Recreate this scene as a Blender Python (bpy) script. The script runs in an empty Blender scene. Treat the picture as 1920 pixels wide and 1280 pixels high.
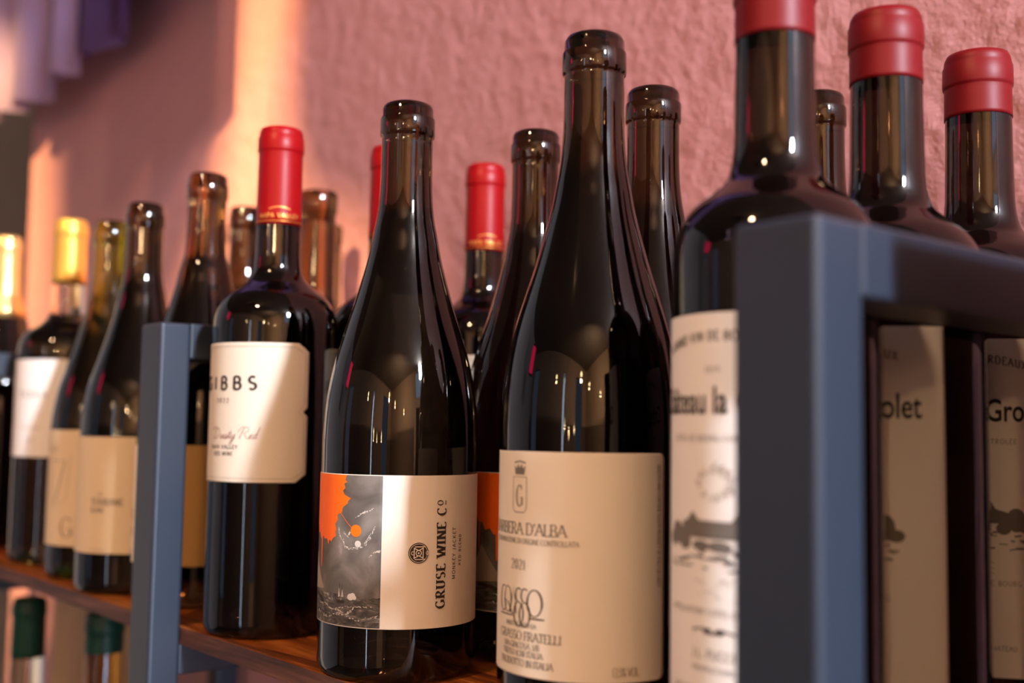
import bpy, bmesh, math, random
from mathutils import Vector, Matrix
from mathutils.geometry import tessellate_polygon
random.seed(7)
C = bpy.context.scene.collection
sc = bpy.context.scene
PI = math.pi
MM = 0.001

# ------------------------------------------------------------------ camera
a, p, r = 0.867141541, 0.0772720714, 0.0154196482
fw = Vector((-math.sin(a) * math.cos(p), math.cos(a) * math.cos(p), math.sin(p)))
rt = Vector((math.cos(a), math.sin(a), 0)); up = rt.cross(fw)
R_ = rt * math.cos(r) + up * math.sin(r); U_ = up * math.cos(r) - rt * math.sin(r)
cam = bpy.data.cameras.new('camera'); camo = bpy.data.objects.new('camera', cam); C.objects.link(camo)
m = Matrix((R_, U_, -fw)).transposed().to_4x4(); m.translation = Vector((0, 0, 0.118))
camo.matrix_world = m
cam.sensor_width = 36; cam.lens = 36 * 2122.7 / 1920
cam.clip_start = 0.02
cam.dof.use_dof = True; cam.dof.focus_distance = 0.545; cam.dof.aperture_fstop = 4.9
sc.camera = camo

# ------------------------------------------------------------------ world, exposure, lights
w = bpy.data.worlds.new('world'); sc.world = w; w.use_nodes = True
w.node_tree.nodes['Background'].inputs[0].default_value = (0.60, 0.50, 0.46, 1)
w.node_tree.nodes['Background'].inputs[1].default_value = 0.0
sc.view_settings.view_transform = 'Standard'
try: sc.view_settings.look = 'None'
except Exception: pass
sc.view_settings.exposure = 0.1; sc.view_settings.gamma = 1
sc.view_settings.use_curve_mapping = False

def light(name, kind, loc, target, power, color, **kw):
    l = bpy.data.lights.new(name, kind); l.energy = power; l.color = color
    for k, v in kw.items(): setattr(l, k, v)
    o = bpy.data.objects.new(name, l); C.objects.link(o); o.location = loc
    o.rotation_euler = (Vector(target) - Vector(loc)).to_track_quat('-Z', 'Y').to_euler()
    return o
# daylight through the window in the right-hand wall
light('window_daylight', 'AREA', (2.60, 0.10, 1.60), (-0.5, 0.30, 0.10), 215, (0.82, 0.89, 1.0), shape='RECTANGLE', size=0.22, size_y=0.34)
# added wash brightening the unseen room corner for glass reflections; small warm downlight
light('added_corner_wash', 'AREA', (1.35, -1.10, 1.0), (2.8, -2.5, 0.75), 190, (1.0, 0.70, 0.45), shape='RECTANGLE', size=0.5, size_y=0.5)
light('warm_downlight', 'AREA', (-0.10, -1.20, 1.68), (-0.5, 0.4, 0.1), 20, (1.0, 0.62, 0.36), shape='DISK', size=0.16)
# daylight from the narrow shop door behind the photographer
light('shop_door_daylight', 'AREA', (0.38, -3.45, 0.10), (-0.2, 0.4, 0.1), 5, (0.66, 0.80, 1.0), shape='RECTANGLE', size=0.07, size_y=2.2)
light('low_window_daylight', 'AREA', (2.65, -0.02, -0.35), (-0.5, 0.30, 0.0), 50, (0.55, 0.75, 1.0), shape='RECTANGLE', size=0.5, size_y=0.9)
SPOT = Vector((-0.55, -0.95, 1.50))
light('added_streak_spot', 'SPOT', SPOT, (-1.3, 0.57, 0.30), 900, (1.0, 0.62, 0.24), spot_size=1.5, spot_blend=0.1, shadow_soft_size=0.006)  # added unseen lamp, masked by the plate into warm wall streaks

# ------------------------------------------------------------------ helpers
def obj(name, bm_or_me, mat=None, parent=None, smooth=False):
    if isinstance(bm_or_me, bmesh.types.BMesh):
        me = bpy.data.meshes.new(name); bm_or_me.to_mesh(me); bm_or_me.free()
    else: me = bm_or_me
    if smooth: me.polygons.foreach_set('use_smooth', [True] * len(me.polygons))
    if mat is not None and not me.materials: me.materials.append(mat)
    o = bpy.data.objects.new(name, me); C.objects.link(o)
    if parent is not None: o.parent = parent
    return o
def empty(name, loc=(0, 0, 0), rz=0):
    o = bpy.data.objects.new(name, None); C.objects.link(o); o.empty_display_size = 0.02
    o.location = loc; o.rotation_euler = (0, 0, rz); return o
def tag(o, label=None, cat=None, group=None, kind=None):
    if label: o['label'] = label
    if cat: o['category'] = cat
    if group: o['group'] = group
    if kind: o['kind'] = kind
    return o
def box(bm, x0, x1, y0, y1, z0, z1, bev=0.0):
    vs = [bm.verts.new((x, y, z)) for x in (x0, x1) for y in (y0, y1) for z in (z0, z1)]
    fs = [(0, 1, 3, 2), (4, 6, 7, 5), (0, 4, 5, 1), (2, 3, 7, 6), (0, 2, 6, 4), (1, 5, 7, 3)]
    faces = [bm.faces.new([vs[i] for i in f]) for f in fs]
    if bev > 0:
        es = set(e for f in faces for e in f.edges)
        bmesh.ops.bevel(bm, geom=list(es), offset=bev, segments=3, affect='EDGES', profile=0.5)
    return bm
def boxo(name, b, mat, parent=None, bev=0.0):
    return obj(name, box(bmesh.new(), *b, bev=bev), mat, parent)
def lathe(prof, n=72):
    bm = bmesh.new(); rings = []
    for (rr, z) in prof:
        if rr < 1e-6: rings.append([bm.verts.new((0, 0, z * MM))])
        else: rings.append([bm.verts.new((rr * MM * math.cos(2 * PI * k / n), rr * MM * math.sin(2 * PI * k / n), z * MM)) for k in range(n)])
    for A, B in zip(rings, rings[1:]):
        for k in range(n):
            k2 = (k + 1) % n
            if len(A) == 1 and len(B) == 1: continue
            if len(A) == 1: bm.faces.new((A[0], B[k2], B[k]))
            elif len(B) == 1: bm.faces.new((A[k], A[k2], B[0]))
            else: bm.faces.new((A[k], A[k2], B[k2], B[k]))
    bmesh.ops.recalc_face_normals(bm, faces=bm.faces[:])
    return bm
def smooth_prof(pts, sub=6):
    """Catmull-Rom through (r, z) points."""
    out = []
    for i in range(len(pts) - 1):
        p0 = pts[max(i - 1, 0)]; p1 = pts[i]; p2 = pts[i + 1]; p3 = pts[min(i + 2, len(pts) - 1)]
        for k in range(sub):
            t = k / sub
            f = lambda j: 0.5 * (2 * p1[j] + (p2[j] - p0[j]) * t + (2 * p0[j] - 5 * p1[j] + 4 * p2[j] - p3[j]) * t * t + (3 * p1[j] - p0[j] - 3 * p2[j] + p3[j]) * t ** 3)
            out.append((f(0), f(1)))
    out.append(pts[-1]); return out
def prof_r(prof, z):
    for (r0, z0), (r1, z1) in zip(prof, prof[1:]):
        if z0 <= z <= z1 and z1 > z0: return r0 + (r1 - r0) * (z - z0) / (z1 - z0)
    return prof[-1][0]

# ------------------------------------------------------------------ materials
def mat(name, color=(0.5, 0.5, 0.5), rough=0.5, metal=0.0, **kw):
    m = bpy.data.materials.new(name); m.use_nodes = True
    b = m.node_tree.nodes['Principled BSDF']
    b.inputs['Base Color'].default_value = (*color, 1); b.inputs['Roughness'].default_value = rough
    b.inputs['Metallic'].default_value = metal
    for k, v in kw.items(): b.inputs[k].default_value = v
    return m
def nd(m, t, **kw):
    n = m.node_tree.nodes.new(t)
    for k, v in kw.items():
        if k in n.inputs.keys(): n.inputs[k].default_value = v
        else: setattr(n, k, v)
    return n
def lk(m, a, b): m.node_tree.links.new(a, b)
def ramp(m, stops, interp='LINEAR'):
    n = m.node_tree.nodes.new('ShaderNodeValToRGB'); n.color_ramp.interpolation = interp
    e = n.color_ramp.elements
    while len(e) < len(stops): e.new(0.5)
    for i, (q, c) in enumerate(stops): e[i].position = q; e[i].color = (*c, 1)
    return n
def noise_bump(m, scale, strength, dist=0.001, detail=4, coord='Object', stretch=(1, 1, 1), rough=0.5):
    b = m.node_tree.nodes['Principled BSDF']
    tc = nd(m, 'ShaderNodeTexCoord'); mp = nd(m, 'ShaderNodeMapping'); mp.inputs['Scale'].default_value = stretch
    n = nd(m, 'ShaderNodeTexNoise'); n.inputs['Scale'].default_value = scale; n.inputs['Detail'].default_value = detail; n.inputs['Roughness'].default_value = rough
    bp = nd(m, 'ShaderNodeBump'); bp.inputs['Strength'].default_value = strength; bp.inputs['Distance'].default_value = dist
    lk(m, tc.outputs[coord], mp.inputs[0]); lk(m, mp.outputs[0], n.inputs['Vector']); lk(m, n.outputs['Fac'], bp.inputs['Height']); lk(m, bp.outputs[0], b.inputs['Normal'])
    return tc, mp, n, bp, b

# pink stucco wall
m_wall = mat('pink_stucco', (0.50, 0.235, 0.225), 0.62)
tc, mp, n1, bp, b = noise_bump(m_wall, 55, 0.75, 0.004, 3)
n2 = nd(m_wall, 'ShaderNodeTexNoise'); n2.inputs['Scale'].default_value = 150; n2.inputs['Detail'].default_value = 3
bp2 = nd(m_wall, 'ShaderNodeBump'); bp2.inputs['Strength'].default_value = 0.4; bp2.inputs['Distance'].default_value = 0.0015
lk(m_wall, tc.outputs['Object'], n2.inputs['Vector']); lk(m_wall, n2.outputs['Fac'], bp2.inputs['Height']); lk(m_wall, bp.outputs[0], bp2.inputs['Normal']); lk(m_wall, bp2.outputs[0], b.inputs['Normal'])
n3 = nd(m_wall, 'ShaderNodeTexNoise'); n3.inputs['Scale'].default_value = 4
cr = ramp(m_wall, [(0.3, (0.47, 0.22, 0.235)), (0.7, (0.53, 0.255, 0.268))])
lk(m_wall, tc.outputs['Object'], n3.inputs['Vector']); lk(m_wall, n3.outputs['Fac'], cr.inputs[0]); lk(m_wall, cr.outputs[0], b.inputs['Base Color'])

m_grey = mat('grey_plaster', (0.42, 0.42, 0.44), 0.8); noise_bump(m_grey, 60, 0.2)
m_ceil = mat('ceiling_paint', (0.22, 0.17, 0.13), 0.9); noise_bump(m_ceil, 60, 0.2)
m_beige = mat('brown_wall_paint', (0.13, 0.085, 0.06), 0.8); noise_bump(m_beige, 60, 0.2)
m_soffit = mat('beige_soffit_paint', (0.42, 0.29, 0.19), 0.8); noise_bump(m_soffit, 60, 0.2)
m_floor = mat('dark_floorboards', (0.06, 0.035, 0.02), 0.4); noise_bump(m_floor, 8, 0.2, stretch=(1, 12, 1))

def wood_mat(name, c0, c1, c2, rough):
    m = mat(name, c1, rough)
    b = m.node_tree.nodes['Principled BSDF']
    tc = nd(m, 'ShaderNodeTexCoord'); mp = nd(m, 'ShaderNodeMapping'); mp.inputs['Scale'].default_value = (1.6, 26, 26)
    n = nd(m, 'ShaderNodeTexNoise'); n.inputs['Scale'].default_value = 5; n.inputs['Detail'].default_value = 8; n.inputs['Roughness'].default_value = 0.6; n.inputs['Distortion'].default_value = 0.7
    cr = ramp(m, [(0.30, c0), (0.5, c1), (0.72, c2)])
    mp2 = nd(m, 'ShaderNodeMapping'); mp2.inputs['Scale'].default_value = (6, 160, 160)
    nf = nd(m, 'ShaderNodeTexNoise'); nf.inputs['Scale'].default_value = 5; nf.inputs['Detail'].default_value = 3
    mx = nd(m, 'ShaderNodeMixRGB'); mx.blend_type = 'MULTIPLY'; mx.inputs[0].default_value = 0.55
    crf = ramp(m, [(0.38, (0.22, 0.18, 0.16)), (0.6, (1, 1, 1))])
    bp = nd(m, 'ShaderNodeBump'); bp.inputs['Strength'].default_value = 0.35; bp.inputs['Distance'].default_value = 0.0006
    lk(m, tc.outputs['Object'], mp.inputs[0]); lk(m, mp.outputs[0], n.inputs['Vector']); lk(m, n.outputs['Fac'], cr.inputs[0])
    lk(m, tc.outputs['Object'], mp2.inputs[0]); lk(m, mp2.outputs[0], nf.inputs['Vector']); lk(m, nf.outputs['Fac'], crf.inputs[0])
    lk(m, cr.outputs[0], mx.inputs[1]); lk(m, crf.outputs[0], mx.inputs[2]); lk(m, mx.outputs[0], b.inputs['Base Color'])
    lk(m, nf.outputs['Fac'], bp.inputs['Height']); lk(m, bp.outputs[0], b.inputs['Normal'])
    return m
m_wood = wood_mat('walnut_stained_wood', (0.045, 0.008, 0.001), (0.42, 0.11, 0.014), (0.80, 0.30, 0.05), 0.45)
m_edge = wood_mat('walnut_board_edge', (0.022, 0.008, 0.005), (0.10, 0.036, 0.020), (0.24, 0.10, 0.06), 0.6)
m_metal = mat('charcoal_powder_coated_steel', (0.017, 0.0255, 0.042), 0.42); noise_bump(m_metal, 1500, 0.12, 0.0002, 2)

def glass_mat(name, wine, neck, fill, rough=0.03, ior=1.5, mid=None):
    """Tinted glass holding wine up to the fill height (object-space z, metres)."""
    m = mat(name, wine, rough); b = m.node_tree.nodes['Principled BSDF']
    b.inputs['Transmission Weight'].default_value = 1.0; b.inputs['IOR'].default_value = ior
    tc = nd(m, 'ShaderNodeTexCoord'); sx = nd(m, 'ShaderNodeSeparateXYZ'); mr = nd(m, 'ShaderNodeMapRange')
    mr.inputs['From Min'].default_value = fill - 0.004; mr.inputs['From Max'].default_value = fill + 0.004
    cr = ramp(m, [(0.0, wine), (1.0, neck)])
    lk(m, tc.outputs['Object'], sx.inputs[0]); lk(m, sx.outputs['Z'], mr.inputs['Value']); lk(m, mr.outputs[0], cr.inputs[0]); lk(m, cr.outputs[0], b.inputs['Base Color'])
    return m
g_burg = glass_mat('dark_brown_wine_glass', (0.010, 0.006, 0.004), (0.050, 0.030, 0.012), 0.232)
g_bord = glass_mat('black_red_wine_glass', (0.010, 0.005, 0.006), (0.030, 0.018, 0.012), 0.222)
g_amber = glass_mat('amber_wine_glass', (0.016, 0.008, 0.003), (0.20, 0.10, 0.035), 0.205)
g_olive = glass_mat('olive_wine_glass', (0.030, 0.034, 0.004), (0.15, 0.16, 0.02), 0.19)
g_greenwhite = glass_mat('pale_green_wine_glass', (0.06, 0.055, 0.02), (0.75, 0.72, 0.62), 0.205)
g_clear = glass_mat('clear_wine_glass', (0.55, 0.36, 0.18), (0.85, 0.85, 0.82), 0.20)

def capsule_mat(name, c, rough=0.32, metal=0.0):
    m = mat(name, c, rough, metal); m.node_tree.nodes['Principled BSDF'].inputs['Specular IOR Level'].default_value = 0.25
    noise_bump(m, 60, 0.12, 0.001, 2, stretch=(1, 1, 0.3)); return m
m_red = capsule_mat('bright_red_foil', (0.28, 0.001, 0.003), 0.38)
m_darkred = capsule_mat('deep_red_foil', (0.14, 0.002, 0.004), 0.45)
m_gold = capsule_mat('gold_foil', (0.83, 0.47, 0.09), 0.35, 0.55)
m_palegold = capsule_mat('pale_gold_foil', (0.85, 0.60, 0.25), 0.30, 0.75)
m_green = capsule_mat('bottle_green_foil', (0.004, 0.038, 0.024), 0.4)
m_blackfoil = capsule_mat('black_wax_seal', (0.030, 0.024, 0.020), 0.2)
m_goldprint = mat('gold_print', (0.85, 0.42, 0.10), 0.35, 0.6)

def paper_mat(name, c, bump=0.25, scale=900, hatch=False):
    m = mat(name, c, 0.72); tc, mp, n, bp, b = noise_bump(m, scale, bump, 0.0003, 2)
    if hatch:
        wv = nd(m, 'ShaderNodeTexWave'); wv.bands_direction = 'DIAGONAL'; wv.inputs['Scale'].default_value = 0.32; wv.inputs['Distortion'].default_value = 0
        uv = nd(m, 'ShaderNodeUVMap'); uv.uv_map = 'mm'
        cr = ramp(m, [(0.3, tuple(x * 0.72 for x in c)), (0.7, c)])
        lk(m, uv.outputs[0], wv.inputs['Vector']); lk(m, wv.outputs['Fac'], cr.inputs[0]); lk(m, cr.outputs[0], b.inputs['Base Color'])
    return m
m_paper = paper_mat('cream_label_paper', (0.78, 0.70, 0.60))
m_paper2 = paper_mat('ivory_label_paper', (0.76, 0.68, 0.56))
m_paper3 = paper_mat('white_label_paper', (0.84, 0.80, 0.76))
m_tan = paper_mat('tan_label_paper', (0.44, 0.23, 0.06))
m_beigelabel = paper_mat('beige_label_paper', (0.74, 0.60, 0.40))
m_hatch = paper_mat('hatched_label_paper', (0.80, 0.71, 0.58), hatch=True)
m_ink = mat('dark_brown_ink', (0.030, 0.020, 0.017), 0.8)
m_inkgrey = mat('grey_ink', (0.16, 0.14, 0.12), 0.7)
m_inkpale = mat('pale_ink', (0.34, 0.28, 0.22), 0.7)
m_inkred = mat('maroon_ink', (0.22, 0.05, 0.04), 0.7)
m_orange = mat('orange_ink', (1.0, 0.16, 0.0), 0.6)
m_white = mat('white_ink', (0.62, 0.58, 0.53), 0.7)
m_ochre = mat('ochre_ink', (0.55, 0.38, 0.08), 0.6)

# stormy sea picture (print on the paper): mm coordinates from the label's own uv map
m_sea = mat('sea_painting_print', (0.2, 0.2, 0.2), 0.7)
def build_sea(m):
    b = m.node_tree.nodes['Principled BSDF']; uv = nd(m, 'ShaderNodeUVMap'); uv.uv_map = 'mm'
    sx = nd(m, 'ShaderNodeSeparateXYZ'); lk(m, uv.outputs[0], sx.inputs[0])
    n = nd(m, 'ShaderNodeTexNoise'); n.inputs['Scale'].default_value = 0.055; n.inputs['Detail'].default_value = 7; n.inputs['Distortion'].default_value = 0.6
    lk(m, uv.outputs[0], n.inputs['Vector'])
    sky = ramp(m, [(0.30, (0.060, 0.052, 0.045)), (0.5, (0.135, 0.118, 0.105)), (0.66, (0.22, 0.195, 0.175)), (0.74, (0.42, 0.38, 0.34))]); lk(m, n.outputs['Fac'], sky.inputs[0])
    mp = nd(m, 'ShaderNodeMapping'); mp.inputs['Scale'].default_value = (0.10, 0.26, 1); mp.inputs['Rotation'].default_value = (0, 0, 0.25); lk(m, uv.outputs[0], mp.inputs[0])
    n2 = nd(m, 'ShaderNodeTexNoise'); n2.inputs['Scale'].default_value = 1.0; n2.inputs['Detail'].default_value = 8; n2.inputs['Roughness'].default_value = 0.7; n2.inputs['Distortion'].default_value = 1.2
    lk(m, mp.outputs[0], n2.inputs['Vector'])
    sea = ramp(m, [(0.38, (0.022, 0.020, 0.018)), (0.52, (0.085, 0.075, 0.066)), (0.60, (0.20, 0.18, 0.16)), (0.68, (0.50, 0.46, 0.41))]); lk(m, n2.outputs['Fac'], sea.inputs[0])
    nw = nd(m, 'ShaderNodeTexNoise'); nw.inputs['Scale'].default_value = 0.07; lk(m, uv.outputs[0], nw.inputs['Vector'])
    ad = nd(m, 'ShaderNodeMath'); ad.operation = 'MULTIPLY_ADD'; ad.inputs[1].default_value = 9.0; lk(m, nw.outputs['Fac'], ad.inputs[0]); lk(m, sx.outputs['Y'], ad.inputs[2])
    gt = nd(m, 'ShaderNodeMath'); gt.operation = 'GREATER_THAN'; gt.inputs[1].default_value = 41.5; lk(m, ad.outputs[0], gt.inputs[0])
    mx = nd(m, 'ShaderNodeMixRGB'); lk(m, gt.outputs[0], mx.inputs[0]); lk(m, sea.outputs[0], mx.inputs[1]); lk(m, sky.outputs[0], mx.inputs[2])
    lk(m, mx.outputs[0], b.inputs['Base Color'])
build_sea(m_sea)

# ------------------------------------------------------------------ printing: flat marks wrapped on a cylinder
def wrap(name, tris, R, mt, parent, off=0.35, step=1.5):
    """tris: list of (p, q, r) in mm on the flat label; wrapped at radius R(+off) around the bottle's axis."""
    bm = bmesh.new()
    cache = {}
    def V(pt):
        k = (round(pt[0], 3), round(pt[1], 3))
        if k not in cache: cache[k] = bm.verts.new((pt[0], pt[1], 0))
        return cache[k]
    for t in tris:
        vs = [V(q) for q in t]
        if len(set(vs)) < 3: continue
        try: bm.faces.new(vs)
        except ValueError: pass
    if bm.verts:
        x0 = min(v.co.x for v in bm.verts); x1 = max(v.co.x for v in bm.verts)
        if step:
            x = math.floor(x0 / step) * step + step
            while x < x1:
                bmesh.ops.bisect_plane(bm, geom=bm.verts[:] + bm.edges[:] + bm.faces[:], plane_co=(x, 0, 0), plane_no=(1, 0, 0)); x += step
    for v in bm.verts:
        th = v.co.x / R; rr = (R + off) * MM; z = v.co.y * MM
        v.co = Vector((rr * math.cos(th), rr * math.sin(th), z))
    bm.normal_update()
    for f in bm.faces:
        c = f.calc_center_median()
        if f.normal.dot(Vector((c.x, c.y, 0))) < 0: f.normal_flip()
    return obj(name, bm, mt, parent)
def poly_tris(pts):
    return [tuple((pts[i][0], pts[i][1]) for i in t) for t in tessellate_polygon([[Vector((x, y, 0)) for x, y in pts]])]
def disc(cx, cy, rx, ry=None, n=28):
    ry = ry or rx
    P = [(cx + rx * math.cos(2 * PI * k / n), cy + ry * math.sin(2 * PI * k / n)) for k in range(n)]
    return [((cx, cy), P[k], P[(k + 1) % n]) for k in range(n)]
def stroke(pts, thick, thin=None, closed=False):
    """calligraphic ribbon: steep parts get `thick`, flat parts get `thin`."""
    thin = thick if thin is None else thin
    n = len(pts); out = []; L = []; Rr = []
    for i in range(n):
        if closed: a_, b_ = pts[(i - 1) % (n - 1)], pts[(i + 1) % (n - 1)] if i < n - 1 else pts[1]
        else: a_, b_ = pts[max(i - 1, 0)], pts[min(i + 1, n - 1)]
        dx, dy = b_[0] - a_[0], b_[1] - a_[1]; l = math.hypot(dx, dy) or 1
        s = abs(dy) / l
        wd = thin + (thick - thin) * s ** 1.5
        if dx * dy > 0 and s < 0.97: wd = thin + (wd - thin) * 0.55
        nx, ny = -dy / l * wd / 2, dx / l * wd / 2
        L.append((pts[i][0] + nx, pts[i][1] + ny)); Rr.append((pts[i][0] - nx, pts[i][1] - ny))
    for i in range(n - 1):
        out += [(L[i], Rr[i], Rr[i + 1]), (L[i], Rr[i + 1], L[i + 1])]
    return out
def arc(cx, cy, rx, ry, a0, a1, n=18):
    return [(cx + rx * math.cos(math.radians(a0 + (a1 - a0) * k / n)), cy + ry * math.sin(math.radians(a0 + (a1 - a0) * k / n))) for k in range(n + 1)]
G = {
 'A': (0.78, [[(0.02, 0), (0.39, 1)], [(0.39, 1), (0.76, 0)], [(0.16, 0.36), (0.62, 0.36)]]),
 'B': (0.66, [[(0.12, 0), (0.12, 1)], [(0.12, 1)] + arc(0.34, 0.76, 0.20, 0.24, 90, -90) + [(0.12, 0.52)], [(0.12, 0.52)] + arc(0.36, 0.26, 0.23, 0.26, 90, -90) + [(0.12, 0)]]),
 'C': (0.78, [arc(0.42, 0.5, 0.34, 0.5, 48, 312, 26)]),
 'D': (0.80, [[(0.12, 0), (0.12, 1)], [(0.12, 1)] + arc(0.34, 0.5, 0.38, 0.5, 90, -90, 24) + [(0.12, 0)]]),
 'E': (0.62, [[(0.12, 0), (0.12, 1)], [(0.12, 1), (0.56, 1), (0.57, 0.86)], [(0.12, 0.52), (0.44, 0.52)], [(0.12, 0), (0.58, 0), (0.60, 0.16)]]),
 'F': (0.58, [[(0.12, 0), (0.12, 1)], [(0.12, 1), (0.55, 1), (0.56, 0.86)], [(0.12, 0.52), (0.44, 0.52)]]),
 'G': (0.82, [arc(0.42, 0.5, 0.34, 0.5, 48, 322, 26), [(0.70, 0.06), (0.70, 0.42)], [(0.52, 0.42), (0.80, 0.42)]]),
 'I': (0.30, [[(0.15, 0), (0.15, 1)]]),
 'J': (0.42, [[(0.28, 1), (0.28, 0.2)] + arc(0.14, 0.2, 0.14, 0.2, 0, -140, 8)]),
 'K': (0.74, [[(0.12, 0), (0.12, 1)], [(0.12, 0.42), (0.62, 1)], [(0.28, 0.60), (0.70, 0)]]),
 'L': (0.58, [[(0.12, 0), (0.12, 1)], [(0.12, 0), (0.54, 0), (0.56, 0.18)]]),
 'M': (0.92, [[(0.12, 0), (0.12, 1)], [(0.12, 1), (0.46, 0.12)], [(0.46, 0.12), (0.80, 1)], [(0.80, 1), (0.80, 0)]]),
 'N': (0.80, [[(0.12, 0), (0.12, 1)], [(0.12, 1), (0.68, 0)], [(0.68, 0), (0.68, 1)]]),
 'O': (0.86, [arc(0.43, 0.5, 0.35, 0.5, 90, 450, 32)]),
 'P': (0.62, [[(0.12, 0), (0.12, 1)], [(0.12, 1)] + arc(0.34, 0.74, 0.22, 0.26, 90, -90) + [(0.12, 0.48)]]),
 'R': (0.72, [[(0.12, 0), (0.12, 1)], [(0.12, 1)] + arc(0.34, 0.75, 0.22, 0.25, 90, -90) + [(0.12, 0.50)], [(0.32, 0.50), (0.66, 0)]]),
 'S': (0.60, [arc(0.30, 0.75, 0.21, 0.25, 40, 270, 14) + arc(0.30, 0.25, 0.23, 0.25, 90, -140, 16)]),
 'T': (0.66, [[(0.33, 0), (0.33, 1)], [(0.03, 0.84), (0.04, 1), (0.62, 1), (0.63, 0.84)]]),
 'U': (0.76, [[(0.12, 1), (0.12, 0.3)] + arc(0.38, 0.3, 0.26, 0.3, 180, 360, 14) + [(0.64, 1)]]),
 'V': (0.74, [[(0.02, 1), (0.37, 0)], [(0.37, 0), (0.72, 1)]]),
 'W': (1.06, [[(0.02, 1), (0.29, 0)], [(0.29, 0), (0.53, 0.92)], [(0.53, 0.92), (0.79, 0)], [(0.79, 0), (1.04, 1)]]),
 'Y': (0.72, [[(0.04, 1), (0.36, 0.5)], [(0.36, 0.5), (0.36, 0)], [(0.36, 0.5), (0.68, 1)]]),
 "'": (0.22, [[(0.12, 1), (0.08, 0.75)]]), '.': (0.22, [[(0.07, 0.04), (0.15, 0.04)]]), ',': (0.22, [[(0.12, 0.06), (0.05, -0.12)]]),
 '/': (0.40, [[(0.02, -0.05), (0.36, 1)]]), '%': (0.80, [arc(0.18, 0.78, 0.13, 0.2, 90, 450, 12), arc(0.62, 0.22, 0.13, 0.2, 90, 450, 12), [(0.12, 0), (0.68, 1)]]),
 '0': (0.60, [arc(0.30, 0.5, 0.22, 0.5, 90, 450, 24)]), '1': (0.40, [[(0.22, 0), (0.22, 1), (0.08, 0.84)]]),
 '2': (0.60, [arc(0.29, 0.73, 0.21, 0.27, 165, -35, 14) + [(0.08, 0.02), (0.54, 0.02)]]),
 '3': (0.58, [arc(0.27, 0.76, 0.19, 0.24, 150, -90, 12), arc(0.27, 0.27, 0.22, 0.27, 90, -150, 14)]),
 '5': (0.58, [[(0.48, 1), (0.14, 1), (0.12, 0.56)] + arc(0.27, 0.31, 0.22, 0.31, 110, -150, 16)]),
 '9': (0.58, [arc(0.29, 0.69, 0.21, 0.31, 90, 450, 20), arc(0.22, 0.55, 0.28, 0.55, 20, -60, 8)]),
 'H': (0.80, [[(0.12, 0), (0.12, 1)], [(0.68, 0), (0.68, 1)], [(0.12, 0.52), (0.68, 0.52)]]),
 'Q': (0.86, [arc(0.43, 0.5, 0.35, 0.5, 90, 450, 32), [(0.46, 0.2), (0.80, -0.08)]]),
 'Z': (0.64, [[(0.08, 1), (0.56, 1), (0.08, 0), (0.58, 0)]]),
 'X': (0.70, [[(0.04, 0), (0.66, 1)], [(0.04, 1), (0.66, 0)]]),
 '(': (0.3, [arc(0.34, 0.5, 0.2, 0.6, 120, 240, 10)]), ')': (0.3, [arc(-0.04, 0.5, 0.2, 0.6, -60, 60, 10)]),
 ' ': (0.34, []),
}
def text_tris(s, h, x=0, y=0, thick=0.13, thin=0.06, serif=True, track=0.0, sx=1.0, align='l', rot=0, curve=0.0):
    """caps in strokes; h = cap height mm; rot=90 runs the line upwards; curve bends the base line (mm per mm^2)."""
    tot = sum((G[c][0] + track) for c in s) * h * sx
    cx = {'l': 0, 'c': -tot / 2, 'r': -tot}[align]; out = []
    for c in s:
        wd, sts = G[c]
        T = []
        for st in sts:
            pts = []
            for (u0, v0), (u1, v1) in zip(st, st[1:]):
                k = max(1, int(math.hypot((u1 - u0), (v1 - v0)) / 0.25))
                pts += [(u0 + (u1 - u0) * j / k, v0 + (v1 - v0) * j / k) for j in range(k)]
            pts.append(st[-1])
            pts = [(u * sx, v) for u, v in pts]
            T += stroke(pts, thick, thin, closed=(st[0] == st[-1]) or (math.hypot(st[0][0] - st[-1][0], st[0][1] - st[-1][1]) < 1e-6))
            if serif:
                for e, q in ((st[0], st[1]), (st[-1], st[-2])):
                    if (abs(e[1]) < 0.01 or abs(e[1] - 1) < 0.01) and abs(e[1] - q[1]) > 0.6 * math.hypot(e[0] - q[0], e[1] - q[1]) and c in "ABDEFIKLMNPRTUVWYAH1":
                        if c == 'M' and e == (0.46, 0.12): continue
                        hw = thick * 0.5 + 0.085; t2 = max(thin, 0.05); yy = e[1] + (t2 / 2 if e[1] < 0.5 else -t2 / 2)
                        u = e[0] * sx
                        T += [((u - hw, yy - t2 / 2), (u + hw, yy - t2 / 2), (u + hw, yy + t2 / 2)), ((u - hw, yy - t2 / 2), (u + hw, yy + t2 / 2), (u - hw, yy + t2 / 2))]
                if c in 'CGS':
                    e = st[0]
                    if len(st) > 10:
                        u = e[0] * sx; T += [((u - 0.03, e[1] - 0.10), (u + 0.035, e[1] - 0.10), (u + 0.035, e[1] + 0.12)), ((u - 0.03, e[1] - 0.10), (u + 0.035, e[1] + 0.12), (u - 0.03, e[1] + 0.12))]
        for t in T:
            q = []
            for (u, v) in t:
                X = cx + u * h; Y = v * h
                Y -= curve * X * X
                if rot == 90: X, Y = -Y, X
                elif rot == -90: X, Y = Y, -X
                q.append((x + X, y + Y))
            out.append(tuple(q))
        cx += (wd + track) * h * sx
    return out
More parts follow.
